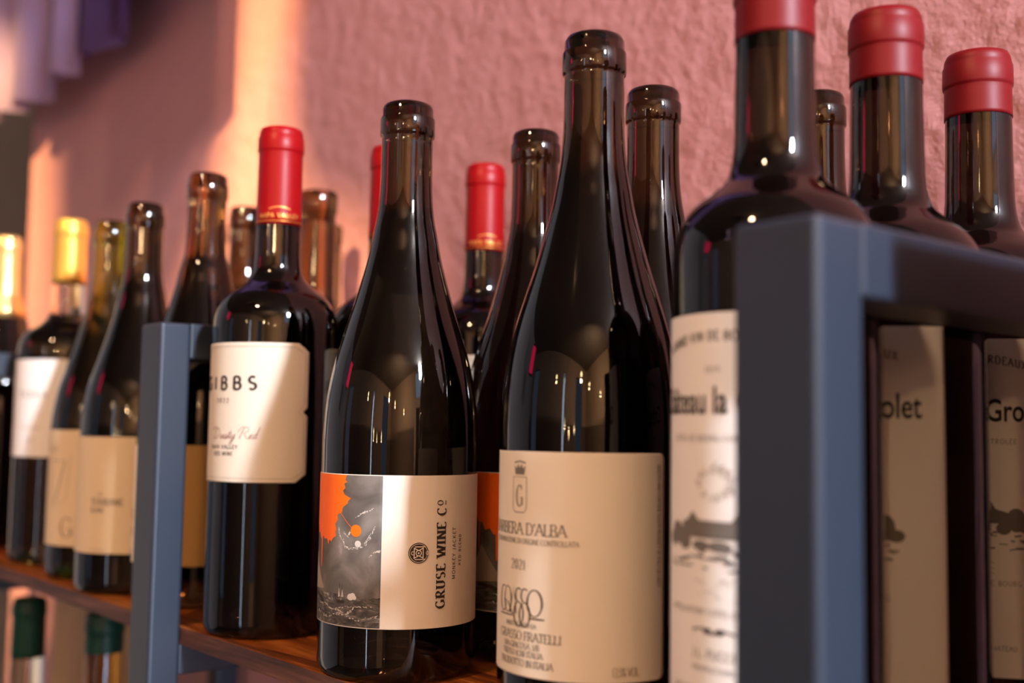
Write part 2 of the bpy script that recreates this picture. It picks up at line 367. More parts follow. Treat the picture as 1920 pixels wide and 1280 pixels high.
def font_tris(s, size, x=0, y=0, sx=1.0, off=0.0, shear=0.0, align='CENTER', space=1.0):
    cu = bpy.data.curves.new('t', 'FONT'); cu.body = s; cu.size = size; cu.align_x = align; cu.shear = shear; cu.offset = off; cu.space_character = space; cu.resolution_u = 4
    o = bpy.data.objects.new('t', cu); C.objects.link(o)
    me = bpy.data.meshes.new_from_object(o); bpy.data.objects.remove(o)
    me.calc_loop_triangles(); v = me.vertices
    out = [tuple((x + v[i].co.x * sx, y + v[i].co.y) for i in t.vertices) for t in me.loop_triangles]
    bpy.data.meshes.remove(me); return out

def label_patch(name, R, x0, x1, z0, z1, mt, parent, off=0.12, thick=0.18, lim=None, corner=1.2, nz=26, smooth=True):
    """a paper sheet around the bottle; lim(z) gives the left and right end of each row (mm)."""
    if lim is None:
        def lim(z):
            d = min(z - z0, z1 - z)
            c = corner - math.sqrt(max(0, corner ** 2 - (corner - d) ** 2)) if d < corner else 0
            return x0 + c, x1 - c
    zs = [z0 + (z1 - z0) * k / nz for k in range(nz + 1)]
    zs += [z0 + corner * f for f in (0.15, 0.4, 0.7, 1)] + [z1 - corner * f for f in (0.15, 0.4, 0.7, 1)]
    zs = sorted(set(zs)); nx = max(6, int((x1 - x0) / 1.6))
    bm = bmesh.new(); uvl = bm.loops.layers.uv.new('mm'); pos = {}
    rows = []
    for z in zs:
        l, rr_ = lim(z); row = []
        for k in range(nx + 1):
            x = l + (rr_ - l) * k / nx; th = x / R
            v = bm.verts.new(((R + off) * MM * math.cos(th), (R + off) * MM * math.sin(th), z * MM)); pos[v] = (x, z); row.append(v)
        rows.append(row)
    for A, B in zip(rows, rows[1:]):
        for k in range(nx):
            f = bm.faces.new((A[k], A[k + 1], B[k + 1], B[k]))
            for lp in f.loops: lp[uvl].uv = pos[lp.vert]
    bd = [e for e in bm.edges if e.is_boundary]
    ex = bmesh.ops.extrude_edge_only(bm, edges=bd)
    for v in [g for g in ex['geom'] if isinstance(g, bmesh.types.BMVert)]:
        s = (R - 0.05) / (R + off); v.co.x *= s; v.co.y *= s
    o = obj(name, bm, mt, parent)
    if smooth:
        me = o.data; me.polygons.foreach_set('use_smooth', [abs(pp.normal.z) < 0.5 and (pp.normal.x * pp.center.x + pp.normal.y * pp.center.y) > 0.6 * math.hypot(pp.center.x, pp.center.y) for pp in me.polygons])
    return o

# ------------------------------------------------------------------ bottle profiles (mm)
def base_prof(R):
    b = -4.5      # all heights are measured from 4.5 mm above the foot
    return [(0, 16), (R * 0.3, 12), (R * 0.55, 5), (R * 0.72, b + 1.2), (R * 0.78, b), (R - 5.5, b), (R - 3.2, b + 0.7), (R - 1.2, b + 2.6), (R - 0.2, b + 5.5), (R, b + 9)]
def lip_prof(rn, H, style='band'):
    if style == 'band':
        return [(rn, H - 18.6), (rn + 0.1, H - 18.2), (rn + 0.7, H - 17.8), (rn + 1.0, H - 16.8), (rn + 1.0, H - 8.6), (rn + 0.7, H - 7.6), (rn + 0.2, H - 7.0), (rn + 0.05, H - 3.0), (rn - 0.8, H - 1.0), (rn - 2.6, H), (rn - 4.2, H), (rn - 4.6, H - 1.2), (0, H - 1.2)]
    if style == 'plain': return [(rn, H - 18.6), (rn, H - 5), (rn - 1.2, H - 2), (0, H - 2)]
    return [(rn, H - 18.6), (rn + 0.9, H - 17.8), (rn + 1.3, H - 16.6), (rn + 1.3, H - 3.4), (rn + 0.7, H - 1.6), (rn - 0.6, H - 0.4), (rn - 2.0, H), (rn - 4.6, H), (rn - 5.0, H - 1.0), (0, H - 1.0)]
BURG = [(13.4, -19), (13.5, -38), (13.9, -50), (14.9, -60), (16.8, -70), (19.8, -85), (25.6, -106), (33.2, -130), (37.0, -146), (39.2, -162), (40, -178)]
def burgundy(R, H, style='band', dz=0):
    mid = [(rr * R / 40 if rr > 16 else rr, H + z + dz) for rr, z in reversed(BURG)]
    return base_prof(R) + [(R, 30), (R, 60)] + smooth_prof(mid, 5)[:-1] + lip_prof(13.4, H, style)
def bordeaux(R, H, rn=14.3, sh=183, lip='round'):
    mid = [(R, sh - 6), (R - 0.15, sh), (R - 1.2, sh + 7), (R - 3.4, sh + 12.5), (R - 7.4, sh + 18), (R * 0.62, sh + 23.5), (R * 0.50, sh + 27.5), (rn + 2.2, sh + 32.5), (rn + 1.0, sh + 40), (rn + 0.6, sh + 52), (rn, H - 19)]
    return base_prof(R) + [(R, 30), (R, 90)] + smooth_prof(mid, 5)[:-1] + lip_prof(rn, H, lip)
def capsule(prof, H, z0, ring=15.5, t=0.35, full=True):
    body = [(prof_r(prof, z0 + (H - ring - 1 - z0) * k / 8) + t, z0 + (H - ring - 1 - z0) * k / 8) for k in range(9)]
    rn = body[-1][0]
    return [(body[0][0] - t * 1.1, z0)] + body + [(rn + 0.05, H - ring - 0.5), (rn + 0.55, H - ring), (rn + 0.75, H - ring + 1.0), (rn + 0.6, H - 6), (rn - 0.1, H - 4.9), (rn + 0.0, H - 4.2), (rn - 0.3, H - 2.2), (rn - 1.2, H - 0.3), (rn - 3.2, H + 0.4), (0, H + 0.4)]

def copy_tree(o, parent=None):
    c = o.copy(); C.objects.link(c); c.parent = parent
    if c.parent: c.matrix_parent_inverse = o.matrix_parent_inverse.copy()
    for ch in list(o.children): copy_tree(ch, c)
    return c
def place(o, x, y, z, deg, label, group=None, tilt=0):
    """deg: turn of the label's centre to the right of the line from bottle to camera."""
    o.location = (x * MM, y * MM, z * MM); o.rotation_euler = (0, 0, math.atan2(-y, -x) + math.radians(deg))
    o['label'] = label; o['category'] = 'bottle'
    if group: o['group'] = group
    return o

# ------------------------------------------------------------------ room
def struct(name, b, mt, parent=None): return tag(boxo(name, b, mt, parent), kind='structure')
struct('floor', (-3.4, 3.0, -3.6, 2.2, -1.50, -1.45), m_floor)
struct('ceiling', (-3.4, 3.0, -3.6, 2.2, 1.75, 1.80), m_ceil)
struct('wall_back', (-1.875, 2.8, 0.570, 0.69, -1.45, 1.75), m_wall)
struct('wall_left', (-3.40, -3.30, -3.5, 2.1, -1.45, 1.75), m_grey)
struct('wall_far', (-3.30, 2.8, 2.1, 2.2, -1.45, 1.75), m_grey)
struct('trim_1', (2.74, 2.798, -3.49, -0.6, -1.448, 0.42), m_beige)
struct('trim_2', (2.32, 2.738, -3.498, -3.44, -1.448, 0.42), m_beige)
for i_, (x0, x1) in enumerate(((-3.298, -2.96), (-2.24, 0.29), (0.47, 1.54))): struct('trim_%d' % (i_ + 3), (x0, x1, -3.498, -3.46, -1.448, 0.42), m_beige)
# right wall with a window opening
WY0, WY1, WZ0, WZ1 = -0.45, 0.40, 1.05, 1.70
bm = bmesh.new()
box(bm, 2.8, 2.9, -3.5, WY0, -1.45, 1.75); box(bm, 2.8, 2.9, WY1, 2.1, -1.45, 1.75); box(bm, 2.8, 2.9, WY0, WY1, -1.45, WZ0); box(bm, 2.8, 2.9, WY0, WY1, WZ1, 1.75)
tag(obj('wall_right', bm, m_soffit), kind='structure')
# front wall with shop door and shop window
DO = [(0.30, 0.46, -1.45, 1.35), (1.55, 2.30, -0.6, 1.4), (-2.95, -2.25, -0.7, 1.35)]
bm = bmesh.new(); xs = -3.3
for x0, x1, z0, z1 in sorted(DO):
    box(bm, xs, x0, -3.6, -3.5, -1.45, 1.75)
    if z0 > -1.44: box(bm, x0, x1, -3.6, -3.5, -1.45, z0)
    box(bm, x0, x1, -3.6, -3.5, z1, 1.75); xs = x1
box(bm, xs, 2.8, -3.6, -3.5, -1.45, 1.75)
tag(obj('wall_front', bm, m_soffit), kind='structure')
def emit(name, c, s):
    m = bpy.data.materials.new(name); m.use_nodes = True; nt = m.node_tree; nt.nodes.clear()
    e = nt.nodes.new('ShaderNodeEmission'); e.inputs[0].default_value = (*c, 1); e.inputs[1].default_value = s
    o = nt.nodes.new('ShaderNodeOutputMaterial'); nt.links.new(e.outputs[0], o.inputs[0]); return m
m_day = emit('daylit_window_pane', (0.62, 0.78, 1.0), 2.4)
m_day2 = emit('dim_window_pane', (0.50, 0.62, 0.85), 0.55)
m_bulb = emit('warm_bulb_glow', (1.0, 0.72, 0.34), 55)
m_neon = emit('red_neon_tube', (1.0, 0.02, 0.10), 5.0)
def window(name, b, mt, frame_mat):
    x0, x1, y0, y1, z0, z1 = b
    t = tag(empty(name, ((x0 + x1) / 2, (y0 + y1) / 2, z0)), kind='structure'); L = t.location
    bx = lambda q: (q[0] - L.x, q[1] - L.x, q[2] - L.y, q[3] - L.y, q[4] - L.z, q[5] - L.z)
    boxo('pane', bx((x0, x1, y0, y1, z0, z1)), mt, t)
    bm = bmesh.new(); f = 0.02
    if (x1 - x0) > (y1 - y0):
        for q in ((x0, x1, y1, y1 + 0.02, z0, z0 + f), (x0, x1, y1, y1 + 0.02, z1 - f, z1), (x0, x0 + f, y1, y1 + 0.02, z0 + f, z1 - f), (x1 - f, x1, y1, y1 + 0.02, z0 + f, z1 - f)): box(bm, *bx(q))
    else:
        for q in ((x0 - 0.02, x0, y0, y1, z0, z0 + f), (x0 - 0.02, x0, y0, y1, z1 - f, z1), (x0 - 0.02, x0, y0, y0 + f, z0 + f, z1 - f), (x0 - 0.02, x0, y1 - f, y1, z0 + f, z1 - f)): box(bm, *bx(q))
    obj('window_frame', bm, frame_mat, t)
    return t
window('window_1', (2.84, 2.86, WY0, WY1, WZ0, WZ1), m_day, m_metal)
window('door_1', (0.30, 0.46, -3.57, -3.55, -1.45, 1.35), m_day, m_metal)
window('window_2', (1.55, 2.30, -3.57, -3.55, -0.6, 1.4), m_day2, m_metal)
window('window_3', (-2.95, -2.25, -3.57, -3.55, -0.7, 1.35), m_day2, m_metal)

# pendant lamps hanging in the room (seen only as points of light in the glass)
m_brass = mat('brass', (0.6, 0.4, 0.15), 0.3, 1.0); m_cord = mat('black_cord', (0.01, 0.01, 0.01), 0.7)
def pendant():
    t = empty('pendant_lamp')
    obj('bulb', lathe([(0, 0), (12, 2), (21, 10), (24, 22), (21, 34), (13, 46), (11, 54), (0, 54)], 24), m_bulb, t, True)
    obj('socket', lathe([(0, 52), (14, 52), (15, 60), (15, 84), (8, 92), (0, 92)], 24), m_brass, t, True)
    obj('cord', lathe([(0, 90), (2.5, 90), (2.5, 1200), (0, 1200)], 8), m_cord, t)
    return t
pen = pendant()
pl = [(0.55, -1.05, 0.62, 'frontmost pendant lamp, nearest the wine rack'), (1.15, -1.25, 0.66, 'pendant lamp hanging second from the rack'), (1.75, -1.0, 0.60, 'pendant lamp hanging nearest the right wall'),
      (-0.35, -1.9, 0.72, 'pendant lamp hanging mid room before the narrow door'), (0.35, -2.6, 0.30, 'low pendant lamp close to the narrow door'), (0.75, -2.9, 0.28, 'low pendant lamp beside the narrow door'), (1.1, -2.7, 0.30, 'low pendant lamp before the shop window')]
for i, (x, y, z, lb) in enumerate(pl):
    o = pen if i == 0 else copy_tree(pen); o.location = (x, y, z)
    for c in o.children:
        if c.name.startswith('cord'): c.scale = (1, 1, 1)
    tag(o, lb, 'lamp', 'pendant lamps in the room')
    light('pendant_bulb_light', 'POINT', (x, y, z - 0.04), (x, y, -1), 8.0 if i == 0 else 2.0, (1.0, 0.62, 0.32), shadow_soft_size=0.02)
# cords end at the ceiling: one length per lamp
for o in [x for x in C.objects if x.name.startswith('pendant_lamp')]:
    for c in o.children:
        if c.name.startswith('cord'):
            L = 1.75 - o.location.z - 0.09
            c.scale = (1, 1, L / 1.11); c.location = (0, 0, 0.09 * (1 - L / 1.11))
# red neon tube sign on the left
bm = bmesh.new()
sn = boxo('neon_sign', (-0.01, 0.0, -0.16, 0.16, -0.20, 0.20), m_cord)
sn.location = (-2.10, -1.60, 0.92); sn.rotation_euler = (0, 0, math.radians(50))
boxo('neon_panel', (0.0, 0.02, -0.13, 0.13, -0.17, 0.17), m_neon, sn, 0.006)
boxo('hanging_rod', (-0.008, -0.002, -0.003, 0.003, 0.20, 0.83), m_cord, sn)
tag(sn, 'red glowing sign hanging at the left of the room', 'sign')

# added out-of-view mask plate, its holes cut to shape the warm wall streaks
def on_plane(wx, wz, d):
    q = Vector((wx, 0.570, wz)); v = q - SPOT; t = d / v.y; s = SPOT + v * t; return (s.x, s.z)
def streak_mask():
    d = 0.12; y = SPOT.y + d
    hole1 = [(-1.122, 0.66), (-1.062, 0.66), (-1.066, 0.42), (-1.02, 0.31), (-0.80, 0.22), (-0.80, 0.13), (-1.36, 0.13), (-1.30, 0.22), (-1.235, 0.32), (-1.175, 0.43)]
    bm = bmesh.new()
    H1 = [on_plane(x, z, d) for x, z in hole1]
    H2 = [on_plane(x, z, d) for x, z in [(-2.0, 0.66), (-1.80, 0.60), (-1.765, 0.40), (-1.72, -0.4), (-2.0, -0.4)]]
    ox0, ox1, oz0, oz1 = SPOT.x - 0.22, SPOT.x + 0.16, SPOT.z - 0.26, SPOT.z + 0.10
    outer = [(ox0, oz0), (ox1, oz0), (ox1, oz1), (ox0, oz1)]
    loops = [[Vector((x, z, 0)) for x, z in L] for L in (outer, H1[::-1], H2[::-1])]
    flat = [v for L in loops for v in L]; vs = [bm.verts.new((v.x, y, v.y)) for v in flat]
    for t in tessellate_polygon(loops):
        try: bm.faces.new([vs[i] for i in t])
        except ValueError: pass
    g = bmesh.ops.extrude_face_region(bm, geom=bm.faces[:])
    for v in [q for q in g['geom'] if isinstance(q, bmesh.types.BMVert)]: v.co.y += 0.002
    o = obj('streak_mask_plate', bm, m_metal); tag(o, 'added slotted plate out of view, masking the spotlight into wall streaks', 'light mask')
    return o
streak_mask()

# ------------------------------------------------------------------ the rack
FR = [(-0.2135, -0.1835, 0.2670, 0.2900, 'dark steel end frame at the right, its thick post blurred in front'), (-0.690, -0.660, 0.2805, 0.3003, 'steel frame with blue grey post, left of the notched cream label bottle'),
      (0.242, 0.263, 0.2630, 0.290, 'steel end frame out of the picture at the right, where the shelf goes on'),
      (-1.105, -1.081, 0.268, 0.289, 'steel frame at the left edge behind the gold capsule bottle'), (-1.553, -1.529, 0.268, 0.289, 'farthest steel frame holding the shelf end, out at the left')]
for x0, x1, y0, y1, lb in FR:
    fr = tag(empty('rack_frame', (x0, y0, -1.45)), lb, 'rack frame', 'steel frames of the wine rack')
    w_ = x1 - x0; d_ = 0.556 - y0; yb = 0.533 - y0
    boxo('post', (0, w_, 0, y1 - y0, 0, 1.630), m_metal, fr, 0.0022)
    boxo('post', (0, w_, yb, d_, 0, 1.630), m_metal, fr, 0.0022)
    boxo('top_rail', (0, w_, y1 - y0 - 0.0005, yb + 0.0005, 1.608, 1.630), m_metal, fr, 0.0012)
    for zz in (1.45, 1.105): boxo('lower_brace', (0, w_, y1 - y0 - 0.0005, yb + 0.0005, zz - 0.033, zz - 0.0150), m_metal, fr, 0.0010)
for zz, lb in ((0.0, 'walnut shelf board carrying the wine bottles'), (-0.345, 'lower shelf board beneath, carrying the green capsule bottles')):
    bm = box(bmesh.new(), -1.56, 0.270, 0.3006, 0.5328, zz - 0.0149, zz - 0.0045)
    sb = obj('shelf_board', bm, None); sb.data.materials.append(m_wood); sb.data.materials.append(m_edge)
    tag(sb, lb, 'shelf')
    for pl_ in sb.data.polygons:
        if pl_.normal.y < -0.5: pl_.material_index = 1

# ------------------------------------------------------------------ bottle kinds
def glass(prof, mt, parent): return obj('glass_body', lathe(prof), mt, parent, True)

# 1 sea-painting label (burgundy shape)
def make_sea_bottle():
    t = empty('wine_bottle'); H, R = 288, 40
    glass(burgundy(R, H), g_burg, t)
    lb = label_patch('label', R, -105, 70, 22, 95, m_paper, t)
    bd = -8.0
    label_patch('painting', R, -104.6, bd, 22.4, 94.6, m_sea, lb, off=0.22, thick=0.1, corner=0.3)
    splat = [(-70, 94.6), (-27.5, 94.6), (-28.4, 92.3), (-27.0, 91.2), (-29.0, 90.4), (-28.2, 88.2), (-29.8, 87.0), (-28.6, 85.0), (-24.6, 83.4), (-26.2, 82.2), (-26.6, 80.8), (-29.5, 79.0), (-30.2, 76.4), (-33.2, 75.2), (-33.0, 72.6), (-34.8, 70.6), (-33.9, 68.0), (-34.6, 66.8), (-34.0, 64.8), (-36.4, 63.6), (-38.0, 61.6), (-39.3, 62.8), (-40.4, 60.2), (-42.0, 63.0), (-45.0, 62.6), (-46.2, 64.0), (-50, 62.2), (-52.5, 65.5), (-55.8, 64.5), (-57.5, 68.4), (-61.0, 69.0), (-62.0, 73.0), (-66.5, 74.2), (-67.6, 78.6), (-65.8, 82.0), (-69.6, 83.5), (-72.5, 86.0), (-73.0, 90.0), (-71.4, 92.0)]
    tr = poly_tris(splat) + poly_tris([(-49.0, 64.5), (-47.0, 64.5), (-47.7, 49.2), (-48.2, 48.4), (-48.6, 49.4)]) + poly_tris([(-60.2, 70), (-59.2, 70), (-59.5, 54.5), (-60.0, 54.5)])
    tr += stroke([(-31, 76.2), (-26, 71.2), (-22.5, 68.2)], 0.25)
    wrap('orange_splash', tr, R, m_orange, lb)
    wrap('orange_sun', disc(-21.3, 68.0, 3.0, 2.9), R, m_orange, lb)
    rs = random.Random(5); w_ = disc(-20.0, 61.8, 1.7, 1.6)
    def ragged(pts, wd, n=26):
        out = []
        for k in range(n):
            t = rs.random() * (len(pts) - 1); i_ = int(t); f = t - i_
            x = pts[i_][0] * (1 - f) + pts[i_ + 1][0] * f + rs.uniform(-wd, wd); y = pts[i_][1] * (1 - f) + pts[i_ + 1][1] * f + rs.uniform(-wd, wd)
            dx = pts[i_ + 1][0] - pts[i_][0]; dy = pts[i_ + 1][1] - pts[i_][1]; l = math.hypot(dx, dy); q = rs.uniform(0.4, 1.1)
            out += stroke([(x, y), (x + dx / l * q, y + dy / l * q + rs.uniform(-0.2, 0.2))], rs.uniform(0.12, 0.36))
        return out
    for pp_, wd, n in (([(-28.8, 64), (-28.2, 60.4), (-25, 59.4), (-21, 59.8), (-18.5, 60.4)], 0.45, 46), ([(-29, 67), (-26, 65), (-24.5, 67.5)], 0.5, 22), ([(-16.5, 61), (-14, 65), (-11.5, 70)], 0.6, 34), ([(-14, 55.5), (-11, 58.2), (-8.6, 58.8)], 0.4, 24), ([(-32, 71), (-31.5, 66), (-30.5, 64)], 0.4, 16),
                      ([(-22, 74), (-17, 77), (-12.5, 79)], 0.4, 22), ([(-50, 31.2), (-42, 31.8), (-36, 29.4), (-26, 31.6), (-12, 32.4)], 0.35, 70), ([(-50, 27), (-40, 25.6), (-30, 28), (-20, 25.4), (-10, 27.6)], 0.6, 60), ([(-34, 30), (-26, 28.0), (-22, 30.4)], 0.5, 30)): w_ += ragged(pp_, wd, n)
    w_ += disc(-23.4, 36.4, 1.9, 1.6) + disc(-22.2, 37.2, 1.4, 1.2) + disc(-21.2, 36.2, 1.1, 1.0)
    w_ += poly_tris([(-31.3, 35.8), (-30.7, 40.4), (-29.8, 36.2)]) + poly_tris([(-29.2, 36), (-28.6, 40.6), (-27.8, 36.0)])
    wrap('white_highlights', w_, R, m_white, lb)
    wrap('large_sail', poly_tris([(-58, 57), (-53.5, 50.5), (-49.0, 44.5), (-44.0, 38.8), (-47, 38.2), (-56, 37.6), (-68, 36.4), (-72, 35), (-64, 44)]), R, m_inkpale, lb)
    wrap('small_ship', poly_tris([(-32.4, 34.4), (-26.8, 34.4), (-27.4, 33.0), (-31.6, 32.8)]) + stroke([(-30.2, 34), (-30.5, 42.4)], 0.25) + stroke([(-28.4, 34), (-28.7, 41.6)], 0.25) + stroke([(-60, 36), (-52, 35.2), (-46.5, 33.6), (-44, 31.8)], 2.6, 1.8), R, m_ink, lb)
    tx = text_tris("GRUSE WINE C", 5.0, 24.2, 31.2, thick=0.25, thin=0.09, track=0.175, rot=90, sx=1.0)
    ty = 31.2 + sum(G[c][0] + 0.175 for c in "GRUSE WINE C") * 5.0
    tx += text_tris("O", 3.0, 22.3, ty, thick=0.2, thin=0.12, rot=90, serif=False) + stroke([(23.9, ty + 0.3), (23.9, ty + 2.4)], 0.5)
    wrap('lettering', tx, R, m_ink, lb)
    wrap('lettering', text_tris("MONKEY JACKET", 2.1, 30.8, 44.6, thick=0.15, thin=0.15, serif=False, track=0.24, rot=90, sx=1.0), R, m_ink, lb)
    wrap('lettering', text_tris("RED BLEND", 1.7, 34.8, 51.0, thick=0.16, thin=0.16, serif=False, track=0.36, rot=90, sx=1.0), R, m_ink, lb)
    em = disc(9.9, 58.0, 5.0, 5.0, 48)
    wrap('round_emblem', em, R, m_ink, lb)
    em = stroke(arc(9.9, 58, 4.4, 4.4, 0, 360, 40), 0.22, closed=True) + stroke(arc(9.9, 58, 1.3, 1.3, 0, 360, 20), 0.4, closed=True) + disc(9.9, 58, 0.45)
    for sgn in (-1, 1):
        em += stroke([(9.9 + sgn * 2.2, 55.4), (9.9 + sgn * 2.2, 60.6)], 0.45) + stroke([(9.9 + sgn * 2.2, 58 + 2.4), (9.9, 58 + 1.2)], 0.4) + stroke([(9.9 + sgn * 2.2, 58 - 2.4), (9.9, 58 - 1.2)], 0.4)
    em += stroke([(8.0, 61.0), (13.2, 61.0)], 0.4) + stroke([(8.0, 55.0), (13.2, 55.0)], 0.4)
    em += stroke(arc(7.0, 58, 0.6, 0.8, 45, 315, 10), 0.3) + stroke(arc(14.2, 58, 0.6, 0.8, 0, 360, 14), 0.3, closed=True)
    wrap('emblem_lines', em, R, m_paper, lb, off=0.45)
    return t
sea = make_sea_bottle()

# 2 barbera bottle
def make_barbera():
    t = empty('wine_bottle'); H, R = 294, 39.5
    glass(burgundy(R, H, 'band', 2), g_burg, t)
    lb = label_patch('label', R, -64, 67, 18, 109, m_paper2, t, corner=3)
    k = R * PI / 180
    for tx in (text_tris("BARBERA D'ALBA", 4.7, 0.5, 75.0, thick=0.14, thin=0.06, align='c', sx=1.06), text_tris("DENOMINAZIONE DI ORIGINE CONTROLLATA", 2.1, 4, 71.2, thick=0.13, thin=0.09, align='c', sx=0.98, serif=False),
               text_tris("2021", 3.9, -0.2, 60.8, thick=0.14, thin=0.06, align='c', sx=0.95, track=0.08), text_tris("IMBOTTIGLIATO DA", 1.8, 1, 37.6, thick=0.14, thin=0.10, align='c', serif=False, sx=1.0),
               text_tris("GRASSO FRATELLI", 3.5, 4, 32.4, thick=0.15, thin=0.07, align='c', sx=1.05), text_tris("VIA GIACOSA, 1/B", 2.4, 1, 29.0, thick=0.14, thin=0.07, align='c', sx=1.0),
               text_tris("TREISO (CN) ITALIA", 2.4, 1.5, 25.8, thick=0.14, thin=0.07, align='c', sx=1.0), text_tris("PRODOTTO IN ITALIA", 2.7, 3, 22.0, thick=0.15, thin=0.08, align='c', sx=1.0)):
        wrap('lettering', tx, R, m_inkgrey, lb)
    # interlaced name mark
    y0 = 42.4; h = 11.0
    q = stroke(arc(-11.2, y0 + 5.5, 2.7, 5.3, 60, 330, 22), 0.75, 0.3) + stroke([(-8.9, y0 + 3.2), (-8.9, y0 + 4.9), (-10.4, y0 + 4.9)], 0.6, 0.4)
    q += stroke(arc(-7.4, y0 + 5.5, 2.7, 5.3, 90, 450, 26), 0.55, 0.3, True) + stroke([(-7.2, y0 + 4.6), (-3.5, y0 - 0.6)], 0.6)
    q += stroke([(-5.6, y0), (-2.9, y0 + 10.8), (-1.0, y0 + 0.2)], 0.55, 0.3)
    for cx in (0.4, 4.0):
        q += stroke(arc(cx, y0 + 7.9, 2.0, 2.8, 50, 270, 16) + arc(cx, y0 + 0.2, 2.9, 4.9, 90, -250, 26), 0.75, 0.35)
    q += stroke(arc(9.2, y0 + 5.4, 3.7, 5.3, 90, 450, 28), 0.85, 0.35, True) + stroke([(-14.2, y0 - 0.8), (-4, y0 - 0.8)], 0.45) + stroke([(6.5, y0 - 0.8), (14.0, y0 - 0.8)], 0.55)
    wrap('name_mark', q, R, m_ink, lb)
    # crest: crown over a framed G
    q = stroke([(-4.2, 85.5), (-4.2, 98.4), (4.2, 98.4), (4.2, 85.5), (2.8, 83.9), (-2.8, 83.9), (-4.2, 85.5)], 0.45, 0.45) + text_tris("G", 8.6, 0, 86.4, thick=0.15, thin=0.06, align='c', sx=0.62)
    wrap('crest_frame', q, R, m_inkpale, lb)
    q = poly_tris([(-2.8, 99.4), (2.8, 99.4), (3.5, 103.2), (2.0, 101.8), (1.1, 103.8), (0, 102.0), (-1.1, 103.8), (-2.0, 101.8), (-3.5, 103.2)]) + stroke([(-3.6, 104.2), (0, 104.9), (3.6, 104.2)], 0.8, 0.6)
    wrap('crown', q, R, m_inkgrey, lb)
    q = text_tris("QUESTO VINO CONTIENE SOLFITI PRODUCT OF ITALY LB CREST", 1.9, 62.5, 104.5, thick=0.12, thin=0.1, serif=False, rot=-90, sx=0.78)
    wrap('small_print', q, R, m_inkgrey, lb)
    q = text_tris("13,5% VOL", 3.6, 47.5, 20.6, thick=0.11, thin=0.06, serif=False, align='c', sx=0.62)
    wrap('small_print', q, R, m_inkpale, lb)
    return t
bar = make_barbera()

